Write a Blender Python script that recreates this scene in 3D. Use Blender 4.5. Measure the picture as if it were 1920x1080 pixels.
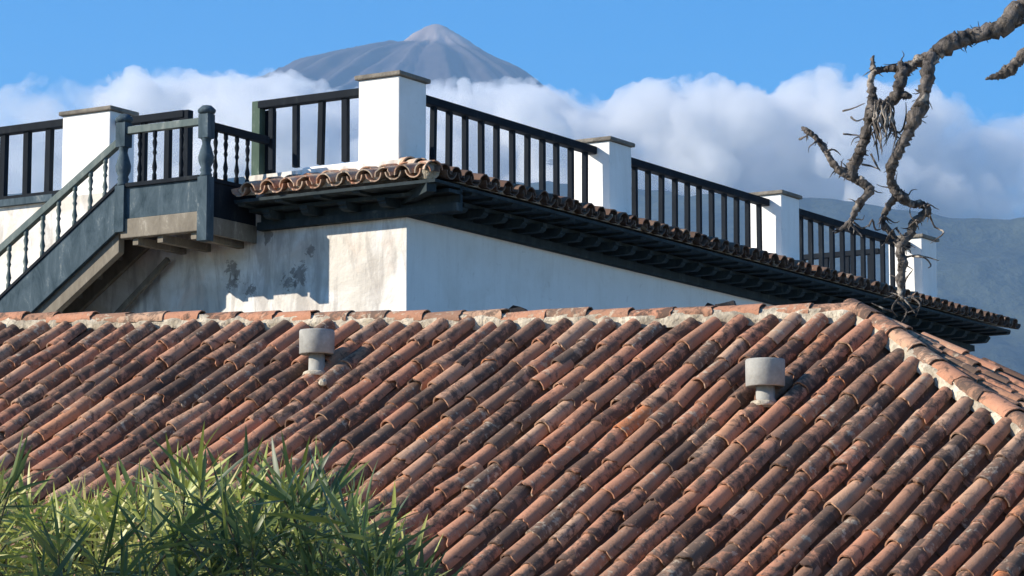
import bpy, bmesh, math, random
import numpy as np
from mathutils import Vector, Matrix, noise
random.seed(7)
R = math.radians
sc = bpy.context.scene
for o in list(bpy.data.objects): bpy.data.objects.remove(o)

# ------------------------------------------------------------------ camera
F, YH = 5600.0, 1300.0              # focal length and horizon row of the photograph, in its 1920-wide pixels
PITCH = math.atan((YH - 540) / F)
CZ = 2.4
cam = bpy.data.cameras.new('camera'); camo = bpy.data.objects.new('camera', cam)
sc.collection.objects.link(camo); sc.camera = camo
cam.sensor_width = 36.0; cam.lens = 36.0 * F / 1920.0
cam.clip_start = 0.1; cam.clip_end = 90000
camo.location = (0, 0, CZ); camo.rotation_euler = (R(90) + PITCH, 0, 0)

# ------------------------------------------------------------------ sky, sun, exposure
SUN_AZ, SUN_EL = 77.5, 26.0        # azimuth the light travels to (from +Y towards +X), elevation
world = bpy.data.worlds.new('World'); sc.world = world; world.use_nodes = True
wn = world.node_tree; bg = wn.nodes['Background']
sky = wn.nodes.new('ShaderNodeTexSky'); sky.sky_type = 'NISHITA'; sky.sun_disc = False
sky.sun_elevation = R(SUN_EL); sky.sun_rotation = R(SUN_AZ + 180)
sky.altitude = 300; sky.air_density = 1.0; sky.dust_density = 0.1; sky.ozone_density = 4.0
hs = wn.nodes.new('ShaderNodeHueSaturation'); hs.inputs['Saturation'].default_value = 1.5; hs.inputs['Hue'].default_value = 0.504
wn.links.new(sky.outputs[0], hs.inputs['Color']); wn.links.new(hs.outputs[0], bg.inputs[0]); bg.inputs[1].default_value = 0.082
sl = bpy.data.lights.new('sun', 'SUN'); slo = bpy.data.objects.new('sun', sl); sc.collection.objects.link(slo)
sl.energy = 4.2; sl.angle = R(0.53); sl.color = (1.0, 0.90, 0.76)
LDIR = Vector((math.sin(R(SUN_AZ)) * math.cos(R(SUN_EL)), math.cos(R(SUN_AZ)) * math.cos(R(SUN_EL)), -math.sin(R(SUN_EL))))
slo.rotation_euler = LDIR.to_track_quat('-Z', 'Y').to_euler()
slo.location = (-30, -10, 40)
sc.view_settings.view_transform = 'Standard'; sc.view_settings.look = 'None'
sc.view_settings.gamma = 1.0; sc.view_settings.exposure = 1.1
cy = sc.cycles
cy.use_denoising = True; cy.max_bounces = 10; cy.diffuse_bounces = 3; cy.glossy_bounces = 2
cy.transmission_bounces = 4; cy.volume_bounces = 5; cy.transparent_max_bounces = 8
cy.sample_clamp_indirect = 6.0; cy.volume_step_rate = 0.12; cy.volume_max_steps = 256

# ------------------------------------------------------------------ measuring helpers
CAM = Vector((0, 0, CZ)); CP, SP = math.cos(PITCH), math.sin(PITCH)
def ray(x, y):
    a, b = (x - 960) / F, -(y - 540) / F
    return Vector((a, CP - b * SP, SP + b * CP))
def at(x, y, Y): r = ray(x, y); return CAM + r * (Y / r.y)
def hit(x, y, p0, n): r = ray(x, y); return CAM + r * (n.dot(p0 - CAM) / n.dot(r))
def px(p):
    d = Vector(p) - CAM
    dep = d.y * CP + d.z * SP; up = -d.y * SP + d.z * CP
    return 960 + F * d.x / dep, 540 - F * up / dep

# ------------------------------------------------------------------ objects
col = sc.collection
def tag(o, label=None, cat=None, group=None, kind=None):
    if label: o['label'] = label
    if cat: o['category'] = cat
    if group: o['group'] = group
    if kind: o['kind'] = kind
    return o
def empty(name, loc=(0, 0, 0)):
    o = bpy.data.objects.new(name, None); o.empty_display_size = .2; o.location = loc; col.objects.link(o); return o
def setparent(o, parent):
    if parent is not None:
        o.parent = parent
        o.matrix_parent_inverse = parent.matrix_basis.inverted()   # every matrix_basis is a world matrix
def mesh_obj(name, me, mats, parent=None):
    if mats is not None:
        for m in (mats if isinstance(mats, (list, tuple)) else [mats]): me.materials.append(m)
    o = bpy.data.objects.new(name, me); col.objects.link(o); setparent(o, parent); return o
class MB:
    """collects polygons in world space; build() makes one mesh object"""
    def __init__(s): s.v = []; s.f = []; s.sm = []; s.mi = []
    def add(s, vs, fs, smooth=False, mi=0):
        b = len(s.v); s.v += [tuple(v) for v in vs]
        for f in fs: s.f.append([i + b for i in f]); s.sm.append(smooth); s.mi.append(mi)
        return s
    def box(s, o, ax, ay, az, mi=0):
        """box from corner o along three edge vectors"""
        o, ax, ay, az = Vector(o), Vector(ax), Vector(ay), Vector(az)
        vs = [o, o + ax, o + ax + ay, o + ay, o + az, o + ax + az, o + ax + ay + az, o + ay + az]
        fs = [(0, 3, 2, 1), (4, 5, 6, 7), (0, 1, 5, 4), (1, 2, 6, 5), (2, 3, 7, 6), (3, 0, 4, 7)]
        if ax.cross(ay).dot(az) < 0: fs = [tuple(reversed(f)) for f in fs]
        return s.add(vs, fs, mi=mi)
    def bar(s, a, b, w, h, up=Vector((0, 0, 1)), mi=0):
        """square-section bar from a to b: w across, h along up"""
        a, b = Vector(a), Vector(b); d = b - a; side = d.cross(up).normalized()
        u = side.cross(d).normalized()
        return s.box(a - side * w / 2 - u * h / 2, d, side * w, u * h, mi)
    def lathe(s, base, prof, seg=10, axis=Vector((0, 0, 1)), mi=0, smooth=True):
        base = Vector(base); axis = axis.normalized(); t = axis.orthogonal().normalized(); b2 = axis.cross(t)
        vs = []; fs = []
        for (r, h) in prof:
            for k in range(seg):
                a = 2 * math.pi * (k + .5) / seg
                vs.append(base + axis * h + (t * math.cos(a) + b2 * math.sin(a)) * r)
        n = len(prof)
        for i in range(n - 1):
            for k in range(seg):
                k2 = (k + 1) % seg
                fs.append((i * seg + k, i * seg + k2, (i + 1) * seg + k2, (i + 1) * seg + k))
        fs.append(tuple(reversed(range(seg)))); fs.append(tuple(range((n - 1) * seg, n * seg)))
        return s.add(vs, fs, smooth, mi)
    def tube(s, pts, rad, seg=8, jit=0.0, smooth=True, mi=0, seed=0, rough=0.0):
        pts = [Vector(p) for p in pts]; n = len(pts); vs = []; fs = []
        t = None
        for i, p in enumerate(pts):
            d = (pts[min(i + 1, n - 1)] - pts[max(i - 1, 0)]).normalized()
            t = d.orthogonal().normalized() if t is None else (t - d * t.dot(d)).normalized()
            b2 = d.cross(t)
            for k in range(seg):
                a = 2 * math.pi * k / seg
                q = p + (t * math.cos(a) + b2 * math.sin(a)) * rad[i]
                if jit:
                    nn = noise.noise(q * (0.55 / max(rad[0], .02)) + Vector((seed, 0, 0))) + .9 * noise.noise(q * (1.9 / max(rad[0], .02)) + Vector((0, seed, 3)))
                    q = p + (q - p) * (1 + jit * nn)
                if rough:
                    q = q + (q - p).normalized() * rough * (abs(noise.noise(q * 34)) + .7 * noise.noise(q * 75 + Vector((seed, 1, 2))))
                vs.append(q)
        for i in range(n - 1):
            for k in range(seg):
                k2 = (k + 1) % seg
                fs.append((i * seg + k, i * seg + k2, (i + 1) * seg + k2, (i + 1) * seg + k))
        fs.append(tuple(reversed(range(seg)))); fs.append(tuple(range((n - 1) * seg, n * seg)))
        return s.add(vs, fs, smooth, mi)
    def mesh(s, name):
        me = bpy.data.meshes.new(name); me.from_pydata(s.v, [], s.f)
        me.polygons.foreach_set('use_smooth', s.sm); me.polygons.foreach_set('material_index', s.mi)
        me.update(); return me
    def build(s, name, mats, parent=None, bevel=0):
        o = mesh_obj(name, s.mesh(name), mats, parent)
        if bevel:
            m = o.modifiers.new('bevel', 'BEVEL'); m.width = bevel; m.segments = 2; m.limit_method = 'ANGLE'
        return o

# ------------------------------------------------------------------ materials
class NT:
    def __init__(s, name):
        s.m = bpy.data.materials.new(name); s.m.use_nodes = True; s.t = s.m.node_tree
        s.b = s.t.nodes['Principled BSDF']; s.b.inputs['Roughness'].default_value = .85
        s.b.inputs['Specular IOR Level'].default_value = .25
        s.tc = s.t.nodes.new('ShaderNodeTexCoord')
    def n(s, typ, ins=None, **kw):
        nd = s.t.nodes.new(typ)
        for k, v in kw.items(): setattr(nd, k, v)
        for k, v in (ins or {}).items(): s.set(nd.inputs[k], v)
        return nd
    def set(s, inp, v):
        if isinstance(v, bpy.types.NodeSocket): s.t.links.new(v, inp)
        else: inp.default_value = v
    def noise(s, scale, detail=4, rough=.55, vec=None, dist=0.0):
        nd = s.n('ShaderNodeTexNoise', {'Scale': scale, 'Detail': detail, 'Roughness': rough, 'Distortion': dist})
        s.set(nd.inputs['Vector'], vec if vec is not None else s.tc.outputs['Object']); return nd.outputs['Fac']
    def ramp(s, fac, stops, interp='LINEAR'):
        nd = s.n('ShaderNodeValToRGB'); s.set(nd.inputs[0], fac); cr = nd.color_ramp; cr.interpolation = interp
        while len(cr.elements) < len(stops): cr.elements.new(.5)
        for e, (p, c) in zip(cr.elements, stops): e.position = p; e.color = (*c, 1) if len(c) == 3 else c
        return nd.outputs[0]
    def math(s, op, a, b=0.0, c=None, clamp=False):
        nd = s.n('ShaderNodeMath', operation=op, use_clamp=clamp); s.set(nd.inputs[0], a); s.set(nd.inputs[1], b)
        if c is not None: s.set(nd.inputs[2], c)
        return nd.outputs[0]
    def mix(s, fac, a, b, mode='MIX'):
        nd = s.n('ShaderNodeMix', data_type='RGBA', blend_type=mode)
        s.set(nd.inputs[0], fac)
        s.set(nd.inputs[6], (*a, 1) if isinstance(a, tuple) and len(a) == 3 else a)
        s.set(nd.inputs[7], (*b, 1) if isinstance(b, tuple) and len(b) == 3 else b)
        return nd.outputs[2]
    def bump(s, h, strength=.3, dist=.01):
        nd = s.n('ShaderNodeBump', {'Strength': strength, 'Distance': dist}); s.set(nd.inputs['Height'], h)
        s.t.links.new(nd.outputs[0], s.b.inputs['Normal'])
    def out(s, c): s.set(s.b.inputs['Base Color'], c if isinstance(c, bpy.types.NodeSocket) else (*c, 1)); return s.m
def step(nt, fac, a, b): return nt.ramp(fac, [(a, (0, 0, 0)), (b, (1, 1, 1))])

def tile_material(name, dark=.5, island=False, chalk=0.0):
    t = NT(name)
    oi = t.n('ShaderNodeObjectInfo')
    rnd = t.n('ShaderNodeNewGeometry').outputs['Random Per Island'] if island else oi.outputs['Random']
    rnd2 = t.math('FRACT', t.math('MULTIPLY', rnd, 37.31)); rnd3 = t.math('FRACT', t.math('MULTIPLY', rnd, 91.7))
    off = t.n('ShaderNodeCombineXYZ'); t.set(off.inputs[0], t.math('MULTIPLY', rnd, 53.)); t.set(off.inputs[1], t.math('MULTIPLY', rnd2, 71.))
    vec = t.n('ShaderNodeVectorMath', operation='ADD'); t.set(vec.inputs[0], t.tc.outputs['Object']); t.set(vec.inputs[1], off.outputs[0]); V = vec.outputs[0]
    base = t.ramp(rnd, [(0, (.32, .19, .13)), (.2, (.42, .235, .15)), (.45, (.52, .262, .162)), (.68, (.57, .278, .17)), (.86, (.58, .38, .255)), (1, (.64, .25, .11))])
    base = t.mix(t.noise(9, 4, .6, V), t.mix(1.0, base, (.66, .62, .58), 'MULTIPLY'), base)
    # grey-brown lichen, varying by tile; channel tiles get extra as painted gap shade
    amt = t.math('ADD', t.noise(10, 7, .70, V, .6), t.math('MULTIPLY_ADD', rnd2, .24, -.125 + (dark - .5) * .5))
    lich = step(t, amt, .455, .575)
    c = t.mix(t.math('MULTIPLY', lich, .88), base, t.mix(rnd3, (.062, .044, .036), (.145, .102, .076)))
    pale = step(t, t.math('ADD', t.noise(15, 5, .65, V), t.math('MULTIPLY_ADD', rnd3, .22, -.11)), .64, .72)
    c = t.mix(t.math('MULTIPLY', pale, .75), c, (.50, .42, .31))
    if chalk: c = t.mix(t.math('MULTIPLY', step(t, t.noise(5, 5, .6, V), .38, .6), chalk), c, (.52, .44, .34))
    fine = t.noise(70, 4, .6, V)
    c = t.mix(.35, c, t.mix(fine, (.3, .3, .3), (1.25, 1.25, 1.25)), 'MULTIPLY')
    t.b.inputs['Roughness'].default_value = .92
    t.bump(t.math('ADD', fine, t.math('MULTIPLY', t.noise(24, 4, .6, V), 1.4)), .55, .006)
    return t.out(c)
M = {}
M['tile'] = tile_material('terracotta_tile'); M['tile_joined'] = tile_material('terracotta_tile_joined', island=True)
M['tile_channel'] = tile_material('shaded_channel_tile', dark=.85, island=True)  # darker tone puts the shade of the gaps between columns into the colour
M['tile_ridge'] = tile_material('terracotta_ridge_tile', dark=.46)
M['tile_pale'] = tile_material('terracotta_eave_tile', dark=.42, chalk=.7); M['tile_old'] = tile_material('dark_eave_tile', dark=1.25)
def mat_mortar():
    t = NT('lime_mortar'); a = t.noise(5, 6, .65); b = t.noise(22, 5, .6)
    c = t.mix(step(t, a, .38, .62), (.30, .255, .19), (.60, .53, .41))
    c = t.mix(step(t, b, .52, .7), c, (.24, .205, .155)); t.bump(t.math('ADD', b, a), .8, .03); return t.out(c)
M['mortar'] = mat_mortar()
def mat_under():
    t = NT('roof_bed'); c = t.mix(t.noise(6, 5), (.05, .032, .025), (.13, .075, .05)); return t.out(c)
M['bed'] = mat_under()
def mat_plaster(name, aged):
    t = NT(name); a = t.noise(1.1, 7, .62, None, .6); b = t.noise(3.2, 6, .6, None, .3); f = t.noise(30, 4)
    c = t.mix(t.math('MULTIPLY', step(t, b, .35, .7), .5), (.80, .79, .76), (.72, .71, .68))
    if aged:
        c = t.mix(t.math('MULTIPLY', step(t, a, .42, .58), .85), c, (.56, .52, .45))
        c = t.mix(t.math('MULTIPLY', step(t, t.noise(1.6, 5, .6, None, 1.0), .55, .66), .55), c, (.66, .53, .44))
        mp = t.n('ShaderNodeMapping', {'Scale': (2.2, 2.2, .5)}); t.set(mp.inputs[0], t.tc.outputs['Object'])
        c = t.mix(t.math('MULTIPLY', step(t, t.noise(2.6, 7, .65, mp.outputs[0], .5), .47, .62), .7), c, (.36, .33, .30))
        for sx, sy, sz, sr in SPOTS:
            vd = t.n('ShaderNodeVectorMath', {1: (sx, sy, sz)}, operation='DISTANCE'); t.set(vd.inputs[0], t.tc.outputs['Object'])
            m_ = t.math('ADD', t.math('DIVIDE', vd.outputs['Value'], sr), t.math('MULTIPLY', t.noise(8, 7, .75, None, .5), 1.5))
            c = t.mix(t.ramp(m_, [(0, (.75, .75, .75)), (.90, (.7, .7, .7)), (.985, (0, 0, 0))]), c, (.13, .115, .105))
        t.bump(t.math('ADD', t.math('MULTIPLY', f, .3), t.math('ADD', a, b)), .5, .03)
    else:
        c = t.mix(t.math('MULTIPLY', step(t, a, .50, .68), .45), c, (.62, .585, .52))
        mp = t.n('ShaderNodeMapping', {'Scale': (3.0, 3.0, .35)}); t.set(mp.inputs[0], t.tc.outputs['Object'])
        c = t.mix(t.math('MULTIPLY', step(t, t.noise(3.0, 7, .68, mp.outputs[0], .3), .50, .70), .18), c, (.47, .44, .39))
        c = t.mix(t.math('MULTIPLY', step(t, t.noise(9, 6, .7, None, .6), .60, .70), .35), c, (.45, .41, .36))
        t.bump(t.math('ADD', t.math('MULTIPLY', f, .3), b), .25, .015)
    return t.out(c)
M['plaster'] = mat_plaster('white_plaster', False)
def mat_paint(name, a, b, wear):
    t = NT(name); mp = t.n('ShaderNodeMapping', {'Scale': (1, 1, .35)}); t.set(mp.inputs[0], t.tc.outputs['Object'])
    n1 = t.noise(6, 7, .72, mp.outputs[0], .7); n2 = t.noise(40, 4, .6)
    c = t.mix(step(t, n1, .35, .7), a, b)
    c = t.mix(t.math('MULTIPLY', step(t, t.math('ADD', n1, t.math('MULTIPLY', n2, .25)), .72, .84), .8), c, wear)
    t.b.inputs['Roughness'].default_value = .8; t.b.inputs['Specular IOR Level'].default_value = .08
    t.bump(t.math('ADD', n2, n1), .35, .004); return t.out(c)
M['paint'] = mat_paint('dark_green_paint', (.008, .011, .016), (.014, .019, .025), (.035, .038, .038))
M['paint_stair'] = mat_paint('weathered_green_paint', (.028, .048, .062), (.090, .125, .150), (.20, .22, .21))
M['paint_post'] = mat_paint('green_post_paint', (.05, .08, .062), (.09, .13, .10), (.22, .24, .21))
M['paint_eave'] = mat_paint('eave_paint', (.020, .029, .034), (.044, .058, .062), (.10, .105, .10))
M['paint_rail'] = mat_paint('sunlit_rail_paint', (.08, .11, .11), (.17, .20, .19), (.30, .31, .28))  # paler than the stair paint: sunlight on its rails put into the colour
M['wood'] = mat_paint('weathered_bare_wood', (.15, .132, .105), (.26, .232, .185), (.38, .355, .30))
def mat_simple(name, a, b, scale=6, bump=.4, dist=.02, rough=.9):
    t = NT(name); n1 = t.noise(scale, 6, .62); n2 = t.noise(scale * 6, 4)
    c = t.mix(step(t, n1, .3, .7), a, b); c = t.mix(.3, c, t.mix(n2, (.4, .4, .4), (1.3, 1.3, 1.3)), 'MULTIPLY')
    t.b.inputs['Roughness'].default_value = rough; t.bump(t.math('ADD', n1, n2), bump, dist); return t.out(c)
M['concrete'] = mat_simple('grey_concrete', (.25, .245, .225), (.38, .375, .345), 8, .3, .008)
M['slab'] = mat_simple('grey_cap_slab', (.10, .092, .08), (.26, .235, .195), 7, .6, .02)
M['shard'] = mat_simple('blackened_tile', (.02, .02, .022), (.05, .045, .045), 9)
M['ground'] = mat_simple('bounce_ground', (.34, .30, .25), (.44, .40, .34), .4, .5, .05)  # unseen ground, made pale to bounce light onto the shaded walls
def mat_bark():
    t = NT('dead_bark'); mp = t.n('ShaderNodeMapping', {'Scale': (1, 1, .6)}); t.set(mp.inputs[0], t.tc.outputs['Object'])
    n1 = t.noise(16, 7, .7, mp.outputs[0], .8); n2 = t.noise(60, 5, .65)
    c = t.mix(step(t, n1, .38, .6), (.030, .027, .025), (.19, .165, .145))
    c = t.mix(step(t, t.noise(9, 4, .5, None, .5), .60, .66), c, (.42, .37, .31))
    t.bump(t.math('ADD', n1, t.math('MULTIPLY', n2, .5)), 1.0, .03); return t.out(c)
M['bark'] = mat_bark()
def mat_leaf(name, cols):
    t = NT(name); oi = t.n('ShaderNodeObjectInfo'); gi = t.n('ShaderNodeNewGeometry')
    r = t.math('FRACT', t.math('ADD', oi.outputs['Random'], gi.outputs['Random Per Island']))
    c = t.ramp(r, [(i / (len(cols) - 1), k) for i, k in enumerate(cols)])
    t.b.inputs['Roughness'].default_value = .45; t.b.inputs['Specular IOR Level'].default_value = .4
    t.out(c); tr = t.n('ShaderNodeBsdfTranslucent'); t.set(tr.inputs[0], t.mix(.5, c, (.30, .34, .04)))
    mx = t.n('ShaderNodeMixShader', {0: .28}); t.t.links.new(t.b.outputs[0], mx.inputs[1]); t.t.links.new(tr.outputs[0], mx.inputs[2])
    t.t.links.new(mx.outputs[0], t.t.nodes['Material Output'].inputs[0]); return t.m
M['leaf'] = mat_leaf('narrow_leaf', [(.028, .060, .030), (.045, .082, .034), (.085, .13, .04), (.16, .20, .055), (.04, .075, .034)])
M['leaf_sunny'] = mat_leaf('sunny_leaf', [(.26, .33, .07), (.40, .43, .11), (.52, .50, .20), (.30, .37, .08), (.46, .38, .17)])  # same leaf in paler yellow: sunlight on the back layer put into the colour
M['stem'] = mat_simple('green_brown_stem', (.06, .06, .03), (.13, .11, .06), 20)
def mat_rock():
    t = NT('volcano_rock'); mp = t.n('ShaderNodeMapping', {'Scale': (1, 1, .35)}); t.set(mp.inputs[0], t.tc.outputs['Object'])
    n1 = t.noise(.004, 7, .62, mp.outputs[0]); n2 = t.noise(.0016, 5, .6)
    sep = t.n('ShaderNodeSeparateXYZ'); t.set(sep.inputs[0], t.tc.outputs['Object'])
    hi = t.n('ShaderNodeMapRange', {1: 3285., 2: 3375.}); t.set(hi.inputs[0], t.math('ADD', sep.outputs[2], t.math('MULTIPLY', n1, 120.)))
    c = t.mix(step(t, n1, .38, .62), (.035, .028, .032), (.075, .06, .058))
    c = t.mix(t.math('MULTIPLY', hi.outputs[0], .85), c, t.mix(step(t, n1, .35, .6), (.15, .118, .108), (.31, .26, .235)))
    return t.out(c)
M['rock'] = mat_rock()
M['forest'] = mat_simple('forested_slope', (.013, .022, .017), (.065, .078, .054), .004, .5, 30.)

# ================================================================== ground, mountains
def grid_mesh(name, xs, ys, hfun, mat, smooth=True):
    vs = [(x, y, hfun(x, y)) for y in ys for x in xs]; nx = len(xs)
    fs = [(j * nx + i, j * nx + i + 1, (j + 1) * nx + i + 1, (j + 1) * nx + i) for j in range(len(ys) - 1) for i in range(nx - 1)]
    me = bpy.data.meshes.new(name); me.from_pydata(vs, [], fs)
    me.polygons.foreach_set('use_smooth', [smooth] * len(fs)); me.update()
    return tag(mesh_obj(name, me, mat), kind='structure')
lin = lambda a, b, n: [a + (b - a) * i / (n - 1) for i in range(n)]
def interp(pts, x):
    if x <= pts[0][0]: return pts[0][1]
    for (a, b), (c, d) in zip(pts, pts[1:]):
        if x <= c:
            t = (x - a) / (c - a); return b + (d - b) * t
    return pts[-1][1]
grid_mesh('ground', lin(-4200, 4200, 30), lin(-600, 11500, 30), lambda x, y: 0.0, M['ground'])
# the forested range some six kilometres off
RIDGE = [(-600, 350), (0, 345), (300, 335), (550, 325), (800, 335), (1050, 350), (1300, 375), (1450, 380), (1600, 374), (1750, 386), (1840, 392), (1920, 398), (2200, 430), (2700, 470)]
def range_h(x, y):
    X = 960 + F * x / 9500.0
    top = at(960, interp(RIDGE, X), 9500).z
    t = (y - 5400) / 4100.0
    prof = max(0.0, min(1.0, t)) if y < 9500 else max(0.0, 1 - (y - 9500) / 1500.0)
    prof = prof ** 1.25
    q = Vector((x * .0014, y * .0008, 0))
    g = noise.fractal(q, 1.0, 2.1, 6) * 130 * (prof * (1.25 - prof)) * 2.2 + abs(noise.noise(Vector((x * .004, y * .001, 4)))) * -70 * prof * (1.05 - prof) * 4
    return top * prof + g + noise.fractal(q * 7, 1.0, 2.0, 3) * 9 * prof - 6
grid_mesh('mountain_range', lin(-3400, 3600, 200), lin(5300, 10900, 120), range_h, M['forest'])
# the volcano fifteen kilometres off, its summit cone on a broad shoulder
VY = 15000.0
vx = lambda X: at(X, 90, VY).x; vz = lambda Y: at(960, Y, VY).z - CZ
VX0 = vx(817)
PROF = [(vx(a), vz(b)) for a, b in [(-400, 420), (200, 235), (420, 185), (525, 131), (600, 110), (690, 91), (748, 87), (772, 66), (796, 50), (808, 45), (828, 46), (842, 53), (870, 74), (900, 95), (940, 116), (990, 140), (1050, 185), (1150, 270), (1300, 370), (1700, 560), (2400, 800)]]
def volcano_h(x, y):
    dy = y - VY; dx = x - VX0
    d = math.hypot(dx, dy * 1.0); side = 1 if dx >= 0 else -1
    w = abs(dx) / (d + 1e-6)                       # 1 along the skyline, 0 along the line of sight
    hl = interp(PROF, VX0 - d); hr = interp(PROF, VX0 + d)
    t = .5 + .5 * side * w
    h = hl * (1 - t) + hr * t
    ang = math.atan2(dy, dx)
    gul = abs(noise.noise(Vector((math.cos(ang) * 5, math.sin(ang) * 5, d * .0006)))) * min(d, 900) * .13 + abs(noise.noise(Vector((math.cos(ang) * 14, math.sin(ang) * 14, d * .001 + 7)))) * min(d, 700) * .06
    return max(h - gul + noise.fractal(Vector((x * .004, y * .004, 1)), 1, 2, 4) * 14, 0) + CZ
grid_mesh('volcano', lin(-3400, 2600, 400), lin(12600, 15800, 200), volcano_h, M['rock'])

# ================================================================== tiled house in front
VPU = ray(5400, -3100).normalized()                                   # up the tile columns
VPR = ray(-10000, 613 + .0084 * 10040).normalized()                   # along the ridge, to the left
RN = VPU.cross(VPR).normalized()
if RN.z < 0: RN = -RN
O0 = at(1595, 605, 23.82)
UP = VPU; ACR = UP.cross(RN).normalized()                             # across the columns, to the right
RIDT = [(-700, 613), (40, 614), (450, 613), (830, 612), (1195, 608), (1400, 603), (1595, 598), (1605, 600)]   # row where the columns end, under the ridge
HIPT = [(1605, 600), (1650, 632), (1687, 662), (1757, 715), (1825, 762), (1897, 806), (2100, 940), (2300, 1075)]
onroof = lambda x, y: hit(x, y, O0, RN)
def uv(p): d = p - O0; return d.dot(ACR), d.dot(UP)                   # across (right +), up-slope
def pt(u, v, h=0): return O0 + ACR * u + UP * v + RN * h
TOPS = [40, 82, 130, 170, 215, 252, 291, 331, 364, 406, 450, 490, 540, 580, 622, 665, 712, 752, 790, 830, 880, 930, 967, 1012, 1065, 1107, 1150, 1195, 1245, 1292, 1342, 1398, 1445, 1495, 1548, 1595]
EDGE = [uv(onroof(x, y)) for x, y in RIDT] + [uv(onroof(x, y)) for x, y in HIPT[1:]]
def topv(u): return interp(EDGE, u)
us = [uv(onroof(x, interp(RIDT, x)))[0] for x in TOPS]
us = [us[0] - .232 * k for k in range(10, 0, -1)] + us
while us[-1] < 4.6: us.append(us[-1] + .232 + random.uniform(-.008, .008))
EAVE_V = -5.9
house = tag(empty('house', (O0.x - 1.5, O0.y - 1, 0)), 'low house with a weathered terracotta barrel tile hip roof in front of the white building', 'house')

def tile_mesh(name, r0=.098, r1=.078, length=.46, th=.012, seg=10, rows=2, warp=0.0, seed=0, arch=1.0):
    """one barrel tile: lower end at the origin, running up +Y, arch towards +Z"""
    rs = random.Random(seed); vs = []; fs = []; sm = []
    wob = [rs.uniform(-1, 1) * warp for _ in range(4)]
    chip = [rs.gauss(0, .004) for _ in range(seg + 1)]
    if warp and seed % 4 == 1:                                        # a broken lip
        c_ = rs.randrange(1, seg); w_ = rs.choice([1, 2, 3])
        for i in range(seg + 1):
            if abs(i - c_) < w_: chip[i] += rs.uniform(.015, .045)
    def ring(y, r, k):
        out = []
        for i in range(seg + 1):
            a = math.pi * i / seg
            if y == 0: y_ = chip[i]
            else: y_ = y
            rr = r * (1 + wob[0] * math.cos(2 * a + k) + .5 * wob[1] * math.cos(3 * a))
            out.append((math.cos(a) * rr * (1 + wob[2]), y_, math.sin(a) * rr * arch - .008))
        return out
    N = seg + 1
    for j in range(rows + 1):
        t = j / rows; vs += ring(length * t, r0 + (r1 - r0) * t, t)
    for j in range(rows):
        for i in range(seg): fs.append((j * N + i, j * N + i + 1, (j + 1) * N + i + 1, (j + 1) * N + i)); sm.append(True)
    b = len(vs); vs += ring(0, r0, 0) + ring(0, r0 - th, 0)
    for i in range(seg): fs.append((b + i, b + N + i, b + N + i + 1, b + i + 1)); sm.append(False)
    b2 = len(vs); vs += ring(0, r0 - th, 0) + ring(length, r1 - th, 1)
    for i in range(seg): fs.append((b2 + i, b2 + N + i, b2 + N + i + 1, b2 + i + 1)); sm.append(True)
    me = bpy.data.meshes.new(name); me.from_pydata(vs, [], fs); me.polygons.foreach_set('use_smooth', sm); me.update()
    return me
TILES = [tile_mesh('roof_tile', warp=.06, seed=k, r0=.071 + .004 * (k % 3), r1=.0655, rows=1, length=.44 + .012 * (k % 4), arch=1.12, th=.011) for k in range(16)]
for me in TILES: me.materials.append(M['tile'])
def frame(o, x, y, z): return Matrix(((x.x, y.x, z.x, o.x), (x.y, y.y, z.y, o.y), (x.z, y.z, z.z, o.z), (0, 0, 0, 1)))
def join_meshes(name, items, mat, parent, kind=None):
    """many (mesh, matrix) joined into one object"""
    vs = []; fs = []; sm = []
    for me, mx in items:
        b = len(vs); vs += [tuple(mx @ v.co) for v in me.vertices]
        for p in me.polygons: fs.append([i + b for i in p.vertices]); sm.append(p.use_smooth)
    me = bpy.data.meshes.new(name); me.from_pydata(vs, [], fs); me.polygons.foreach_set('use_smooth', sm); me.update()
    return tag(mesh_obj(name, me, mat, parent), kind=kind)

# roof bed, walls
mb = MB()
bed = [pt(us[0] - .1, topv(us[0]) + .12, -.12)] + [pt(u, v + .12, -.12) for u, v in EDGE if us[0] < u < 4.7] + [pt(4.7, topv(4.7) + .1, -.12), pt(4.7, EAVE_V, -.12), pt(us[0] - .1, EAVE_V, -.12)]
n = len(bed); low = [p - RN * .12 for p in bed]
mb.add(bed + low, [tuple(reversed(range(n))), tuple(range(n, 2 * n))] + [(i, (i + 1) % n, n + (i + 1) % n, n + i) for i in range(n)])
roof = mb.build('roof', M['bed'], house)
mb = MB(); a = pt(us[0], EAVE_V + .45, -.2); b = pt(4.5, EAVE_V + .45, -.2)
hd = Vector((b.x - a.x, b.y - a.y, 0)).normalized(); hn = Vector((-hd.y, hd.x, 0))
if hn.y < 0: hn = -hn
zt = min(a.z, b.z)
mb.box((a.x, a.y, 0), Vector((b.x - a.x, b.y - a.y, 0)), hn * 6.0, (0, 0, zt + .1))
mb.build('wall', M['plaster'], house)

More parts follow.
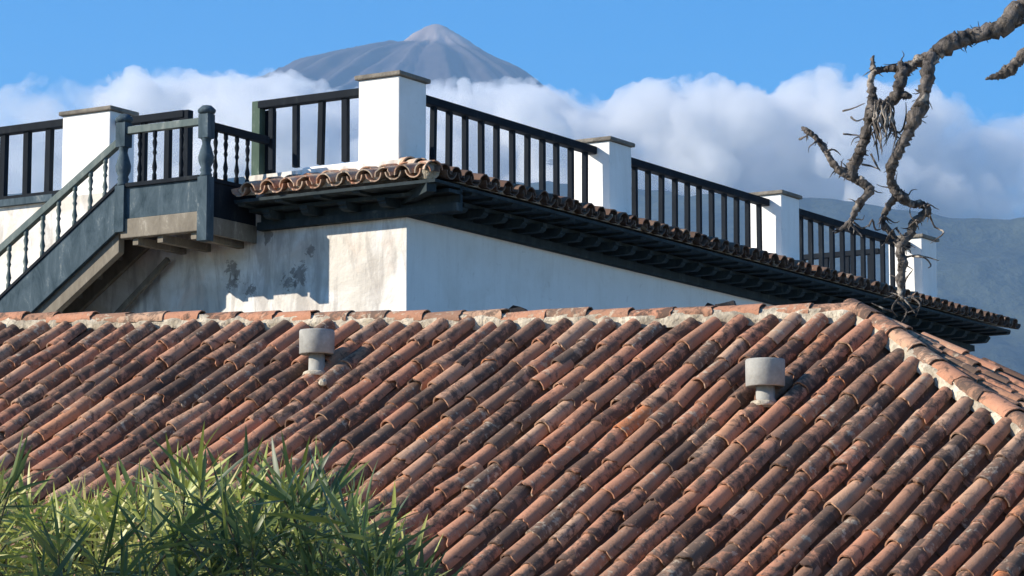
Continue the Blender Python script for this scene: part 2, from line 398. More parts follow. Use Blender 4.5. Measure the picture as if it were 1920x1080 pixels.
# cover tiles, column by column
items = []
rnd = random.Random(3)
for k, u in enumerate(us):
    v = topv(u) + rnd.uniform(-.03, .025) - .115
    du = 0.0; first = True
    dv0 = rnd.uniform(.30, .42)
    while v > EAVE_V:
        ex = rnd.gauss(.34, .022); ex = min(.40, max(.27, ex))
        if first: ex = dv0; first = False
        vlow = v - ex
        du = du * .7 + rnd.gauss(0, .007)
        yaw = R(rnd.gauss(0, 1.9)); roll = R(rnd.gauss(0, 4)); tilt = R(-1.5 + rnd.gauss(0, .5))
        slip = rnd.random() < .015
        if slip: yaw += R(rnd.choice([-7, 7])); du += .012
        mx = frame(pt(u + du, vlow, .004 + .018 + rnd.uniform(-.004, .006)), ACR, UP, RN)
        mx = mx @ Matrix.Rotation(yaw, 4, 'Z') @ Matrix.Rotation(tilt, 4, 'X') @ Matrix.Rotation(roll, 4, 'Y')
        s = rnd.uniform(.93, 1.07); mx = mx @ Matrix.Diagonal((s, min(1.0, (ex + .1) / .46), s * rnd.uniform(.95, 1.06), 1))
        X, Y = px(mx.translation); X2, Y2 = px(pt(u, v))
        seen = -40 < X2 and X < 1990 and Y2 < 1090
        size = (abs(X2 - X) * abs(Y2 - Y)) if seen else 0
        if X < 700 and Y > 960: size = 0                   # behind the shrub
        items.append((size, rnd.randrange(16), mx)); v = vlow
items.sort(key=lambda t: -t[0])
for size, kd, mx in items[:300]:
    o = bpy.data.objects.new('roof_tile', TILES[kd]); o.matrix_basis = mx; col.objects.link(o); setparent(o, roof)
join_meshes('smaller_roof_tiles', [(TILES[kd], mx) for _, kd, mx in items[300:]], M['tile_joined'], roof, 'stuff')
# channel tiles between the columns
CH = tile_mesh('channel', r0=.088, r1=.098, length=.46, rows=1, seg=6)
chan = []
for a, b in zip(us, us[1:]):
    u = (a + b) / 2; v = topv(u) + .02
    while v > EAVE_V:
        vl = v - .37
        chan.append((CH, frame(pt(u, vl, .012 + rnd.uniform(-.004, .004)), -ACR, UP, -RN) @ Matrix.Rotation(R(2.5), 4, 'X'))); v = vl
join_meshes('channel_tiles', chan, M['tile_channel'], roof, 'stuff')

# ridge and hip: mortar bed and cap tiles
def ridge_pt(x, y, lift): return onroof(x, y) + UP * .06 + RN * lift
RID = [onroof(x, interp(RIDT, x)) for x in range(-500, 1600, 60)] + [onroof(1603, 599)]
HIP = [onroof(x, interp(HIPT, x)) for x in (1603, 1640, 1680, 1720, 1760, 1800, 1840, 1880, 1920, 1980, 2060, 2150, 2250)]
HD = (HIP[6] - HIP[0]).normalized(); G2 = Vector((UP.x, UP.y, 0)).normalized()
N2 = HD.cross(G2).normalized()
if N2.z < 0: N2 = -N2
D2 = (Vector((0, 0, -1)) - N2 * Vector((0, 0, -1)).dot(N2)).normalized()        # straight down the far hip slope
def mortar_strip(name, base, into, up, w, h, seed):
    """lumpy fillet from the column ends up under the cap tiles"""
    pts = []
    for a, b in zip(base, base[1:]):
        m = max(1, int((b - a).length / .05))
        pts += [a + (b - a) * (i / m) for i in range(m)]
    pts.append(base[-1])
    vs = []; fs = []; N = 7
    prof = [(-.035, -.02), (-.012, .035), (.02, .062), (.045, .068), (.075, .072), (w * .8, h * 1.1), (w, h)]
    for i, p in enumerate(pts):
        for j, (q, z) in enumerate(prof):
            nn = noise.noise(p * 7 + Vector((seed, j * .9, 0))) * .022 + noise.noise(p * 19 + Vector((seed, j * 2.3, 5))) * .012
            vs.append(p + into * (q - (nn * 1.5 if j < 3 else 0)) + up * (z + nn))
    for i in range(len(pts) - 1):
        for j in range(N - 1): fs.append((i * N + j, i * N + j + 1, (i + 1) * N + j + 1, (i + 1) * N + j))
    me = bpy.data.meshes.new(name); me.from_pydata(vs, [], fs); me.polygons.foreach_set('use_smooth', [True] * len(fs)); me.update()
    bm = bmesh.new(); bm.from_mesh(me); bmesh.ops.recalc_face_normals(bm, faces=bm.faces); bm.to_mesh(me); bm.free()
    return mesh_obj(name, me, M['mortar'], house)
mortar_strip('ridge_mortar', RID, UP, RN, .18, .02, 1)
HUP = (RN + N2).normalized(); HIN = HUP.cross(HD).normalized()
if HIN.dot(ACR) < 0: HIN = -HIN
mortar_strip('hip_mortar', HIP, HIN, HUP, .20, .03, 9)
RT = [tile_mesh('ridge_tile', r0=.096, r1=.084, length=.50, rows=2, warp=.03, seed=50 + k, arch=.72) for k in range(5)]
for me in RT: me.materials.append(M['tile_ridge'])
ridge = empty('ridge', RID[0]); setparent(ridge, house); ridge.name = 'ridge'
def along(pts, name, parent, x_up, lift, into, off, ex, rev=False, meshes=RT):
    """cap tiles laid one after another along a polyline"""
    seg = [(b - a).length for a, b in zip(pts, pts[1:])]; L = sum(seg); d = 0.0
    def P(s):
        for q, (a, b) in zip(seg, zip(pts, pts[1:])):
            if s <= q: return a + (b - a) * (s / q)
            s -= q
        return pts[-1]
    i = 0; out = []
    while d < L - .05:
        e = ex * rnd.uniform(.9, 1.1); a, b = P(d), P(min(d + e, L))
        y = (b - a).normalized(); z = (x_up - y * x_up.dot(y)).normalized(); x = y.cross(z)
        o = bpy.data.objects.new(name, meshes[i % len(meshes)])
        o.matrix_basis = frame(a + into * off + x_up * (lift + rnd.uniform(-.006, .008)), x, y, z) @ Matrix.Rotation(R(-1.6 + rnd.gauss(0, .6)), 4, 'X') @ Matrix.Rotation(R(rnd.gauss(0, 1.5)), 4, 'Z') @ Matrix.Diagonal((1, (e + .07) / .5, 1, 1))
        col.objects.link(o); setparent(o, parent); d += e; i += 1; out.append(o)
    return out
ZUP = Vector((0, 0, 1))
along(list(reversed(RID)), 'ridge_tile', ridge, (RN + ZUP * .8).normalized(), .035, UP, .105, .385)
hipt = along(list(reversed(HIP)), 'ridge_tile', ridge, HUP, .06, HIN, .09, .36)
# back slope and far hip slope: plain beds with joined tiles
mb = MB(); back = Vector((UP.x, UP.y, -UP.z * .9)).normalized(); top = [p + UP * .2 + RN * .03 for p in RID]
for a, b in zip(top, top[1:]): mb.add([a, b, b + back * 5, a + back * 5], [(0, 1, 2, 3)])
mb.build('back_roof', M['bed'], house)
mb = MB(); hp = [p + HIN * .12 for p in HIP]
for a, b in zip(hp, hp[1:]): mb.add([a, b, b + D2 * 5 - N2 * .04, a + D2 * 5 - N2 * .04], [(0, 1, 2, 3)])
e0 = hp[0]
def back_edge():
    best = None
    for k in range(0, 300):
        g = k / 100; d = (D2 + G2 * g); X, Y = px(e0 + d * 3.0); t = 596 + (X - 1645) * .44
        if best is None or abs(Y - t) < best[0]: best = (abs(Y - t), g)
    return best[1]
BG = back_edge(); mb.add([e0, e0 + D2 * 5 - N2 * .04, e0 + (D2 + G2 * BG) * 5 - N2 * .04], [(0, 1, 2)])
far = mb.build('far_roof', M['bed'], house)
its = []
X2 = D2.cross(N2).normalized()
for k in range(-32, 14):
    g = k * .235
    # start on the hip line (k<0) or on the back hip (k>0)
    if k <= 0:
        s = -g / max(.05, -HD.dot(G2)); st = HIP[0] + HD * s
        st = st + HIN * .14
    else:
        st = HIP[0] + HIN * .14 + G2 * g + D2 * (g / max(BG, .05))
    v = 0.02
    while v < 4.6:
        ex = .36 * rnd.uniform(.92, 1.08)
        its.append((TILES[rnd.randrange(16)], frame(st + D2 * (v + ex) + N2 * .02, -X2, -D2, N2) @ Matrix.Rotation(R(rnd.gauss(0, 2)), 4, 'Z') @ Matrix.Rotation(R(-2), 4, 'X'))); v += ex
join_meshes('far_roof_tiles', its, M['tile_joined'], far, 'stuff')

# two concrete vent cowls on short stems
def cowl(bx, by, w, h, sw, sh, seg):
    p = onroof(bx, by) + RN * .06; k = p.y / F
    root = empty('vent_cowl', p); setparent(root, house)
    mb = MB(); s = sw * k / 2
    mb.lathe(p - ZUP * .08, [(s * 1.25, 0), (s * 1.2, .05), (s * 1.02, .07), (s, sh * k + .09)], 10); mb.build('stem', M['concrete'], root)
    mb = MB(); r = w * k / 2; z0 = sh * k
    mb.lathe(p + ZUP * z0, [(r * .55, .012), (r * .93, 0), (r * .99, .008), (r * 1.0, h * k - .012), (r * .97, h * k), (r * .84, h * k), (r * .82, h * k - .03), (.01, h * k - .035)], seg, smooth=seg > 10)
    mb.build('hood', M['concrete'], root)
    mb = MB(); mb.lathe(p - ZUP * .05 - UP * .03, [(s * 1.5, 0), (s * 1.35, .03), (s * 1.1, .04)], 9); mb.build('mortar_collar', M['mortar'], root)
cowl(597, 702, 67, 46, 31, 26, 24)
cowl(1438, 758, 75, 52, 36, 20, 24)

# ================================================================== white building with the roof terrace
AR = math.atan((4486 - 960) / (F / CP))
DR = Vector((math.sin(AR), math.cos(AR), 0)); DL = Vector((-math.cos(AR), math.sin(AR), 0))     # along the right / left facade, away from the corner
C0 = at(762, 500, 29.5); C0.z = 0
def W(r, l, z=0.0): return C0 + DR * r + DL * l + ZUP * z
def on_r(r, x, y): p = hit(x, y, W(r, 0), DR); d = p - C0; return d.dot(DL), p.z      # point of the plane r = const -> (l, z)
def on_l(l, x, y): p = hit(x, y, W(0, l), DL); d = p - C0; return d.dot(DR), p.z      # point of the plane l = const -> (r, z)
bld = tag(empty('terrace_building', W(0, 0, 0)), 'white plastered building with railed roof terrace, dark wooden eaves and aged sunlit side', 'building')
SPOTS = []
for x, y, r_ in ((437, 508, .42), (434, 532, .36), (560, 515, .42), (540, 530, .36), (582, 470, .25), (505, 440, .3), (470, 545, .3)):
    l_, z_ = on_r(0, x, y); SPOTS.append((*W(0, l_, z_)[:], r_))
M['plaster_aged'] = mat_plaster('aged_plaster', True)
Z0 = on_r(0, 762, 405)[1]                       # foot of the wooden eaves
EL, ER = .50, .66                               # eave overhang on the left and right facade
ZE = hit(820, 330, W(-EL, 0), DR).z             # under edge of the eave tiles
ZT = on_l(.18, 748, 303)[1]                     # terrace floor
RFAR = on_l(0, 1785, 640)[0]; LFAR = 9.0
mb = MB()
mb.add([W(0, 0, 0), W(RFAR, 0, 0), W(RFAR, LFAR, 0), W(0, LFAR, 0), W(0, 0, ZT), W(RFAR, 0, ZT), W(RFAR, LFAR, ZT), W(0, LFAR, ZT)],
       [(0, 1, 5, 4), (1, 2, 6, 5), (2, 3, 7, 6)], mi=0)
mb.add([W(0, 0, 0), W(0, 0, ZT), W(0, LFAR, ZT), W(0, LFAR, 0)], [(3, 2, 1, 0)], mi=1)
mb.add([W(0, 0, ZT), W(RFAR, 0, ZT), W(RFAR, LFAR, ZT), W(0, LFAR, ZT)], [(0, 1, 2, 3)], mi=0)
wall = mb.build('wall', [M['plaster'], M['plaster_aged']], bld)
LE = on_r(-EL, 438, 362)[0]                     # where the left eave ends beside the landing
# ---- eaves: boards, two tiers of shaped corbels, tiles
eave = empty('eave', W(0, 0, Z0)); setparent(eave, bld)
HW = ZE - Z0
def eave_boards(name, lo, hi, ov, O, A, N):
    """stepped wooden cornice: O origin on the wall line, A along, N outward"""
    T = lambda s, q, z: O + A * s + N * q + ZUP * z
    steps = [(0.0, .10, Z0 - .012, Z0 + .07), (.0, ov * .48, Z0 + .155, Z0 + .19), (0, ov * .97, ZE - .05, ZE - .018)]
    steps.append((0, .03, Z0 + .07, ZE - .018))
    for q0, q1, z0, z1 in steps:
        mb = MB(); mb.box(T(lo, q0 - .01, z0), A * (hi - lo), N * (q1 - q0 + .01), ZUP * (z1 - z0)); mb.build(name, M['paint_eave'], eave)
def corbel(O, A, N, q1, z0, z1, w):
    """bracket with a scrolled lower end"""
    h = z1 - z0; prof = [(0, z1), (q1, z1), (q1, z1 - h * .38), (q1 - h * .25, z1 - h * .5), (q1 - h * .30, z1 - h * .72), (q1 - h * .7, z0), (0, z0)]
    n = len(prof); vs = [O - A * w / 2 + N * q + ZUP * z for q, z in prof] + [O + A * w / 2 + N * q + ZUP * z for q, z in prof]
    MBc = MB(); fs = [tuple(range(n)), tuple(reversed(range(n, 2 * n)))] + [(i, n + i, n + (i + 1) % n, (i + 1) % n) for i in range(n)]
    MBc.add(vs, fs); me = MBc.mesh('corbel'); bm = bmesh.new(); bm.from_mesh(me); bmesh.ops.recalc_face_normals(bm, faces=bm.faces); bm.to_mesh(me); bm.free()
    mesh_obj('corbel', me, M['paint_eave'], eave)
eave_boards('eave_board', -ER, LE, EL, W(0, 0), DL, -DR)
eave_boards('eave_board', .002, RFAR + .55, ER, W(0, 0), DR, -DL)
k = 0
while k * .475 + .1 < LE:
    s = .1 + k * .475
    corbel(W(0, s), DL, -DR, EL * .62, Z0 + .07, Z0 + .155, .09); corbel(W(0, s + .2), DL, -DR, EL * .93, Z0 + .19, ZE - .05, .09); k += 1
k = 0
while k * .38 + .1 < RFAR + .5:
    s = .1 + k * .38
    corbel(W(s, 0), DR, -DL, ER * .62, Z0 + .07, Z0 + .155, .10); corbel(W(s + .19, 0), DR, -DL, ER * .95, Z0 + .19, ZE - .05, .10); k += 1
a_ = (-DR * EL - DL * ER); mb = MB(); mb.bar(W(0, 0, Z0 + .16), W(0, 0, ZE - .085) + a_ * .9, .1, .1); mb.build('corbel', M['paint_eave'], eave)
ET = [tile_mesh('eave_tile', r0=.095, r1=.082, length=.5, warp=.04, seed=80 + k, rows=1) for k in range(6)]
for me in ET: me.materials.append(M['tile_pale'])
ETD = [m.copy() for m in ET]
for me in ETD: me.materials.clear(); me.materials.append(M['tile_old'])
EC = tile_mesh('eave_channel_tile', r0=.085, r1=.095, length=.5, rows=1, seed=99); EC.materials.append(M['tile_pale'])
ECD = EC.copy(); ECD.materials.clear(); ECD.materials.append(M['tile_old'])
def eave_tiles(O, A, N, lo, hi, ov, zin, covers, chan, other, sp=.236):
    inn = O - N * .12 + ZUP * zin; out_ = O + N * ov + ZUP * (ZE + .045)
    y = (inn - out_).normalized(); z = A.cross(y).normalized()
    if z.z < 0: z = -z
    x = y.cross(z); L = (inn - out_).length; s = lo; i = 0
    while s < hi:
        jit = rnd.gauss(0, .008)
        b = out_ + A * (s + jit)
        room = L if s > 0 else L * max(0, 1 + s / other) * .92
        for j in range(2):
            if j * .4 > room - .1: break
            k_ = min(1, (room - j * .4) / .5)
            o = bpy.data.objects.new('eave_tile', covers[rnd.randrange(6)])
            o.matrix_basis = frame(b + y * (j * .40 + rnd.uniform(-.02, .015)) + z * (.012 + j * .004), x, y, z) @ Matrix.Rotation(R(rnd.gauss(0, 2)), 4, 'Z') @ Matrix.Rotation(R(-1.5 + rnd.gauss(0, 1)), 4, 'X') @ Matrix.Diagonal((1.05, .95 * k_, 1.0, 1))
            col.objects.link(o); setparent(o, eave)
        o = bpy.data.objects.new('eave_channel_tile', chan)
        o.matrix_basis = frame(b + A * sp / 2 + y * rnd.uniform(-.01, .02) + z * .035, -x, y, -z) @ Matrix.Rotation(R(rnd.gauss(0, 2)), 4, 'Z') @ Matrix.Diagonal((1.1, max(.1, room) / .5, 1, 1))
        col.objects.link(o); setparent(o, eave)
        s += sp; i += 1
    mb = MB(); mb.box(out_ + y * .09 - z * .045, A * hi, y * (L - .09), z * .075)
    mb.build('tile_mortar', M['mortar'], eave)
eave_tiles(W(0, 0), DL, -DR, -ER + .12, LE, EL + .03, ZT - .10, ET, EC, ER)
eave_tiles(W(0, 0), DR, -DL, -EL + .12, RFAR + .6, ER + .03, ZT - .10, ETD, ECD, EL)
hb = W(-EL * .98, -ER * .98, ZE + .05); ht = W(.12, .12, ZT - .07)
along([hb, ht], 'hip_tile', eave, ZUP, .03, ZUP, 0, .36, meshes=ET)
mb = MB(); mb.tube([hb + (ht - hb) * q + ZUP * (-.01 + .012 * math.sin(q * 19)) for q in lin(.06, 1, 12)], [.085 + .012 * math.sin(i * 2.3) for i in range(12)], 10, jit=.2); mb.build('hip_mortar', M['mortar'], eave)
# ---- pillars with stone caps
def pillar(r, l, wr, wl, zt, zb=None, capm=.035, name='pillar'):
    zb = ZT - .25 if zb is None else zb
    root = MB(); root.box(W(r, l, zb), DR * wr, DL * wl, ZUP * (zt - zb)); o = root.build(name, M['plaster'], bld, bevel=.012)
    mb = MB(); e = capm; mb.box(W(r - e, l - e, zt + .002), DR * (wr + 2 * e), DL * (wl + 2 * e), ZUP * .048); mb.build('cap_slab', M['slab'], o, bevel=.012)
    return o
PA, PB = .18, .12
zpil = on_l(PA, 747, 141)[1]
pillar(PB, PA, .50, .50, zpil)
rB, rC, rD = (on_l(PA, x, y)[0] for x, y in ((1143, 268), (1465, 370), (1728, 448)))
for r in (rB, rC, rD): pillar(r, PA, .50, .50, zpil)
lP0, lP1 = on_r(PB, 205, 300)[0], on_r(PB, 116, 300)[0]
zpl = on_r(PB, 205, 207)[1]
pillar(PB, lP0, .42, lP1 - lP0, zpl, zb=ZT - 2.2)
# ---- railings: square bars under a handrail
def rail(A0, B0, ztop, zbot, bars, bw=.055, hw=.10, hh=.075, mat=None, low=True, ends=(0, 0)):
    mat = mat or M['paint']; a = Vector((A0.x, A0.y, 0)); b = Vector((B0.x, B0.y, 0)); d = (b - a).normalized()
    root = empty('railing', (a.x, a.y, zbot)); setparent(root, bld)
    mb = MB(); mb.bar(a - d * ends[0] + ZUP * (ztop - hh / 2), b + d * ends[1] + ZUP * (ztop - hh / 2), hw, hh); mb.build('handrail', mat, root, bevel=.012)
    if low:
        mb = MB(); mb.bar(a + ZUP * (zbot + .04), b + ZUP * (zbot + .04), .08, .06); mb.build('bottom_rail', mat, root)
    for t in bars:
        p = a + (b - a) * t + d * rnd.gauss(0, .006); mb = MB(); s = d.cross(ZUP); w_ = bw * rnd.uniform(.9, 1.08)
        mb.box(p - d * w_ / 2 - s * bw / 2 + ZUP * (zbot), d * w_, s * bw, ZUP * (ztop - hh + .006 - zbot) + d * rnd.gauss(0, .007)); mb.build('baluster', mat, root)
    return root
LR = .40                                         # line of the right-hand railings
zr = on_l(LR, 800, 181)[1]
rA1 = PB + .5
def bars_between(r0, r1, n, first=.10): return [first + (1 - 1.15 * first) * i / (n - 1) * 1.0 for i in range(n)]
for r0, r1 in ((rA1, rB), (rB + .5, rC), (rC + .5, rD)):
    rail(W(r0, LR), W(r1, LR), zr, ZT - .02, [(i + .45) / 12.0 for i in range(12)], bw=.055, hw=.12, hh=.09, low=False)
# far side of the terrace, seen between the bars
rail(W(RFAR - .35, .9), W(RFAR - .35, LFAR - .5), zr - .02, ZT + .02, [i / 22 + .02 for i in range(22)])
rail(W(rD + .5, LR + .02), W(RFAR - .35, LR + .02), zr, ZT - .02, [.2, .45, .7, .95], bw=.055, hw=.12, hh=.09, low=False)
# left facade
RL = .26
zl = on_r(RL, 640, 171)[1]; zlb = on_r(RL, 580, 311)[1]
lA = PA + .5; lpost = on_r(RL, 487, 300)[0]
bl = [on_r(RL, x, 250)[0] for x in (650, 602, 555, 510)]
g = rail(W(RL, lA), W(RL, lpost), zl, zlb, [(q - lA) / (lpost - lA) for q in bl], bw=.06, hw=.11, hh=.085, low=False, mat=M['paint'])
mb = MB(); mb.bar(W(RL - .002, lpost + .02, zlb - .1), W(RL - .002, lpost + .02, zl - .002), .10, .10, up=DL); mb.build('post', M['paint_post'], g)
mb = MB(); mb.bar(W(RL + .1, lpost - .06, zlb - .1), W(RL + .1, lpost - .06, zl - .09), .10, .08, up=DL); mb.build('post', M['paint'], g)
lq = on_r(RL, 348, 300)[0]; zq = on_r(RL, 348, 207)[1]
bq = [on_r(RL, x, 280)[0] for x in (315, 269)]
g = rail(W(RL, lq), W(RL, lP0), zq, zlb, [(q - lq) / (lP0 - lq) for q in bq], bw=.06, hw=.11, hh=.085, low=False)
mb = MB(); mb.bar(W(RL + .004, lq, zlb), W(RL + .004, lq, zq - .004), .09, .11, up=DL); mb.build('post', M['paint'], g)
ll = on_r(RL, -260, 300)[0]; bb = [on_r(RL, x, 300)[0] for x in (92, 50, 5, -40, -85, -130, -175)]
zq2 = on_r(RL, 60, 232)[1]
rail(W(RL, lP1), W(RL, ll), zq2, zlb - .03, [(q - lP1) / (ll - lP1) for q in bb], bw=.07, hw=.12, hh=.09, low=True)
# sill under the left railing and the low plaster kerb beside the corner pillar
mb = MB(); mb.box(W(-.06, lP1 - .02, zlb - .13), DR * .4, DL * (ll - lP1), ZUP * .075); mb.build('sill', M['paint_stair'], bld)
mb = MB(); mb.box(W(PB + .02, PA + .5, ZT - .2), DR * .2, DL * .72, ZUP * (.2 + .055)); mb.build('kerb', M['plaster'], bld, bevel=.015)
mb = MB(); mb.box(W(PB + .02, lP1, ZT - .2), DR * .25, DL * .5, ZUP * .26); mb.build('kerb', M['plaster'], bld, bevel=.015)

# ================================================================== wooden outside stair and landing
lW = on_r(0, 478, 300)[0]                                           # landing meets the wall here
# landing depth so that its outer corner falls at column 377 of the photograph
best = min((abs(px(W(-q / 100, lW, 5.0))[0] - 379), q / 100) for q in range(40, 200))
PD = best[1]
st = tag(empty('wooden_stair', W(-PD, lW + .6, 0)), 'weathered dark green wooden stair and landing climbing the aged wall to the terrace', 'staircase')
nl = on_r(-PD, 231, 330)[0]                                         # left newel
z_nt = on_r(-PD, 377, 200)[1]; z_nb = on_r(-PD, 377, 447)[1]        # right newel top and foot
z_lt = on_r(-PD, 231, 215)[1]; z_lb = on_r(-PD, 240, 435)[1]
z_pt = on_r(-PD, 300, 345)[1]; z_pm = on_r(-PD, 300, 404)[1]; z_pb = on_r(-PD, 300, 441)[1]
z_hr = on_r(-PD, 300, 238)[1]
def newel(l, zb, zt, zs):
    """square post with a turned vase and a flat moulded cap; zs = top of the square foot"""
    mb = MB(); w = .12; p = W(-PD, l); H = zt - zs
    mb.box(p - DR * w / 2 - DL * w / 2 + ZUP * zb, DR * w, DL * w, ZUP * (zs - zb))
    prof = [(.062, 0), (.066, .02), (.05, .04), (.064, .06), (.05, .085), (.075, .13), (.082, .18), (.06, .25), (.042, .30), (.046, .33), (.058, .35)]
    sc_ = H * .54 / .35; mb.lathe(p + ZUP * zs, [(r, h * sc_) for r, h in prof], 12)
    b0 = zs + H * .54; mb.box(p - DR * w / 2 - DL * w / 2 + ZUP * b0, DR * w, DL * w, ZUP * (H * .34))
    mb.lathe(p + ZUP * (b0 + H * .34), [(.05, 0), (.085, .012), (.095, .035), (.09, .05), (.05, H * .12)], 12)
    mb.build('newel_post', M['paint_stair'], st)
newel(lW, z_nb - .03, z_nt, z_pt + .02); newel(nl, z_lb, z_lt, z_pt + .02)
def turned(p, zb, zt, mat, r=.022):
    mb = MB(); H = zt - zb
    mb.lathe(Vector((p.x, p.y, zb)), [(r * 1.1, 0), (r * 1.1, H * .12), (r * .7, H * .16), (r * 1.25, H * .27), (r * .65, H * .42), (r * .6, H * .5), (r * 1.1, H * .56), (r * .65, H * .62), (r * 1.2, H * .76), (r * .7, H * .85), (r * 1.1, H * .88), (r * 1.1, H)], 8)
    mb.build('baluster', mat, st)
def plank(a, b, w, h, name, mat, bevel=.006): mb = MB(); mb.bar(a, b, w, h); return mb.build(name, mat, st, bevel=bevel)
# landing: floor, front panel, beam, side panel, rails, turned balusters
mb = MB(); mb.box(W(-PD + .03, lW + .03, z_pm - .03), DR * (PD - .03), DL * (nl - lW - .06), ZUP * .05); mb.build('landing_floor', M['wood'], st)
mb = MB(); mb.box(W(-PD - .015, lW + .06, z_pm), DR * .03, DL * (nl - lW - .12), ZUP * (z_pt - z_pm)); mb.build('landing_panel', M['paint_stair'], st)
mb = MB(); mb.box(W(-PD - .03, lW + .06, z_pb), DR * .10, DL * (nl - lW - .06), ZUP * (z_pm - z_pb - .003)); mb.build('landing_beam', M['wood'], st, bevel=.01)
plank(W(-PD, lW + .06, z_pt + .02), W(-PD, nl - .06, z_pt + .02), .09, .045, 'panel_rail', M['paint'])
plank(W(-PD, lW + .06, z_hr), W(-PD, nl - .06, z_hr), .075, .075, 'handrail', M['paint_rail'])
for x in (290, 340, 262): turned(W(-PD, on_r(-PD, x, 300)[0]), z_pt + .04, z_hr - .03, M['paint'])
mb = MB(); mb.box(W(-PD + .06, lW - .02, z_pb - .02), DR * (PD - .06), DL * .04, ZUP * (z_pt - z_pb)); mb.build('landing_panel', M['paint'], st)
mb = MB(); mb.box(W(-PD + .06, lW - .035, z_pb - .03), DR * (PD - .06), DL * .03, ZUP * (.18)); mb.build('landing_beam', M['wood'], st)
plank(W(-PD + .06, lW, z_pt + .0), W(0, lW, z_pt + .0), .07, .045, 'panel_rail', M['paint'])
zs_ = hit(394, 236, W(0, lW), DL).z
plank(W(-PD + .06, lW, zs_), W(RL - .05, lW, zs_), .07, .08, 'handrail', M['paint'])
for x in (404, 423, 444, 464): turned(W(on_l(lW, x, 300)[0], lW), z_pt + .02, zs_ - .035, M['paint'])
# joists under the landing and diagonal brace
for q in (.15, .55, .85): mb = MB(); mb.bar(W(-PD + .02, lW + (nl - lW) * q, z_pb - .03), W(0, lW + (nl - lW) * q, z_pb - .03), .07, .08); mb.build('joist', M['wood'], st)
pa = on_r(-.12, 316, 486); pb = on_r(-.12, 212, 586)
plank(W(-.12, pa[0], pa[1]), W(-.12, pb[0] + .3, pb[1] - .3), .05, .06, 'brace', M['wood'])
# flight: string, carriage, wall string, treads, handrail, balusters
a1 = on_r(-PD, 220, 352); a0 = on_r(-PD, 0, 562); sl_ = (a0[1] - a1[1]) / (a0[0] - a1[0])
b1 = on_r(-PD, 226, 436); HS = a1[1] - (b1[1] + (a1[0] - b1[0]) * 0)     # depth of the string
l_end = a1[0] + 5.0
def sloped(r0, th, l0, l1, zfun, h, name, mat, bevel=.006):
    mb = MB(); p0, p1 = W(r0, l0, zfun(l0) - h), W(r0, l1, zfun(l1) - h)
    mb.box(p0, p1 - p0, DR * th, ZUP * h); return mb.build(name, mat, st, bevel=bevel)
ztop_ = lambda l: a1[1] + (l - a1[0]) * sl_
sloped(-PD - .02, .05, nl + .05, l_end, ztop_, HS, 'string', M['paint_stair'])
sloped(-PD - .035, .09, nl + .05, l_end, lambda l: ztop_(l) + .03, .045, 'string_cap', M['paint'])
sloped(-PD + .035, .09, nl + .07, l_end, lambda l: ztop_(l) - HS - .002, .20, 'carriage', M['wood'])
sloped(-.09, .06, nl + .05, l_end, lambda l: ztop_(l) - .05, .34, 'string', M['wood'])
i = 0
while nl + .08 + i * .27 < l_end:
    l = nl + .08 + i * .27; z = ztop_(l + .14) - .13
    mb = MB(); mb.box(W(-PD + .04, l, z), DR * (PD - .12), DL * .27, ZUP * .035); mb.build('tread', M['wood'], st)
    mb = MB(); mb.box(W(-PD + .04, l + .24, z - .22), DR * (PD - .12), DL * .025, ZUP * .218); mb.build('riser', M['wood'], st); i += 1
h1 = on_r(-PD, 221, 270); h0 = on_r(-PD, 0, 470); sh = (h0[1] - h1[1]) / (h0[0] - h1[0])
zh = lambda l: h1[1] + (l - h1[0]) * sh
plank(W(-PD, nl + .05, zh(nl + .05)), W(-PD, l_end, zh(l_end)), .075, .075, 'handrail', M['paint_rail'])
xs_ = [196, 169, 140, 110, 81, 50, 19, -12, -43, -75, -107, -140]
for x in xs_: l = on_r(-PD, x, 400)[0]; turned(W(-PD, l), ztop_(l) + .02, zh(l) - .03, M['paint_rail'], .024)
for q in (1.6, 4.6): mb = MB(); mb.bar(W(-PD + .1, a1[0] + q, 0), W(-PD + .1, a1[0] + q, ztop_(a1[0] + q) - HS - .1), .11, .11, up=DL); mb.build('support_post', M['wood'], st)

# broken dark tiles lying on the ridge
def shard(x, y, w, h, tilt, label):
    p = at(x, y, onroof(x, 605).y + .2); k = p.y / F; a = -ACR if tilt < 0 else ACR
    n_ = 7; mb = MB(); vs = []; d = (Vector((1, -.4, 0))).normalized(); q = Vector((.4, 1, 0)).normalized()
    outl = [(-.5, 0), (-.48, .55), (-.2, .95 if tilt > 0 else .6), (.12, .8), (.38, .55 if tilt > 0 else .95), (.5, .2), (.45, 0)]
    for s_ in (-.5, .5):
        for (u, v) in outl: vs.append(p + d * (u * w * k) + ZUP * ((v - .35) * h * k) + q * (s_ * .05 + .02 * math.sin(u * 5)))
    mb.add(vs, [tuple(reversed(range(n_))), tuple(range(n_, 2 * n_))] + [(i, (i + 1) % n_, n_ + (i + 1) % n_, n_ + i) for i in range(n_)])
    tag(mb.build('tile_shard', M['shard']), label, 'tile shard', 'dark tile shards on the ridge')
shard(972, 583, 36, 17, 1, 'flat dark wedge of broken tile on the ridge below the shaded white wall')
shard(1333, 576, 18, 13, 1, 'smaller dark broken tile lump on the ridge near its right end')
shard(1361, 574, 40, 17, -1, 'larger dark broken tile lump on the ridge near its right end')
def lump(x, y, w, label):
    p = onroof(x, y) + RN * .1; k = p.y / F; mb = MB(); r = w * k / 2
    mb.lathe(p - RN * r * .8, [(r * .7, 0), (r, r * .5), (r * .8, r * 1.2), (r * .3, r * 1.5)], 7, axis=(RN + ACR * .3), smooth=False)
    tag(mb.build('mortar_lump', M['mortar']), label, 'mortar lump')
lump(609, 735, 17, 'pale lump of mortar on the roof just below the left vent cowl')

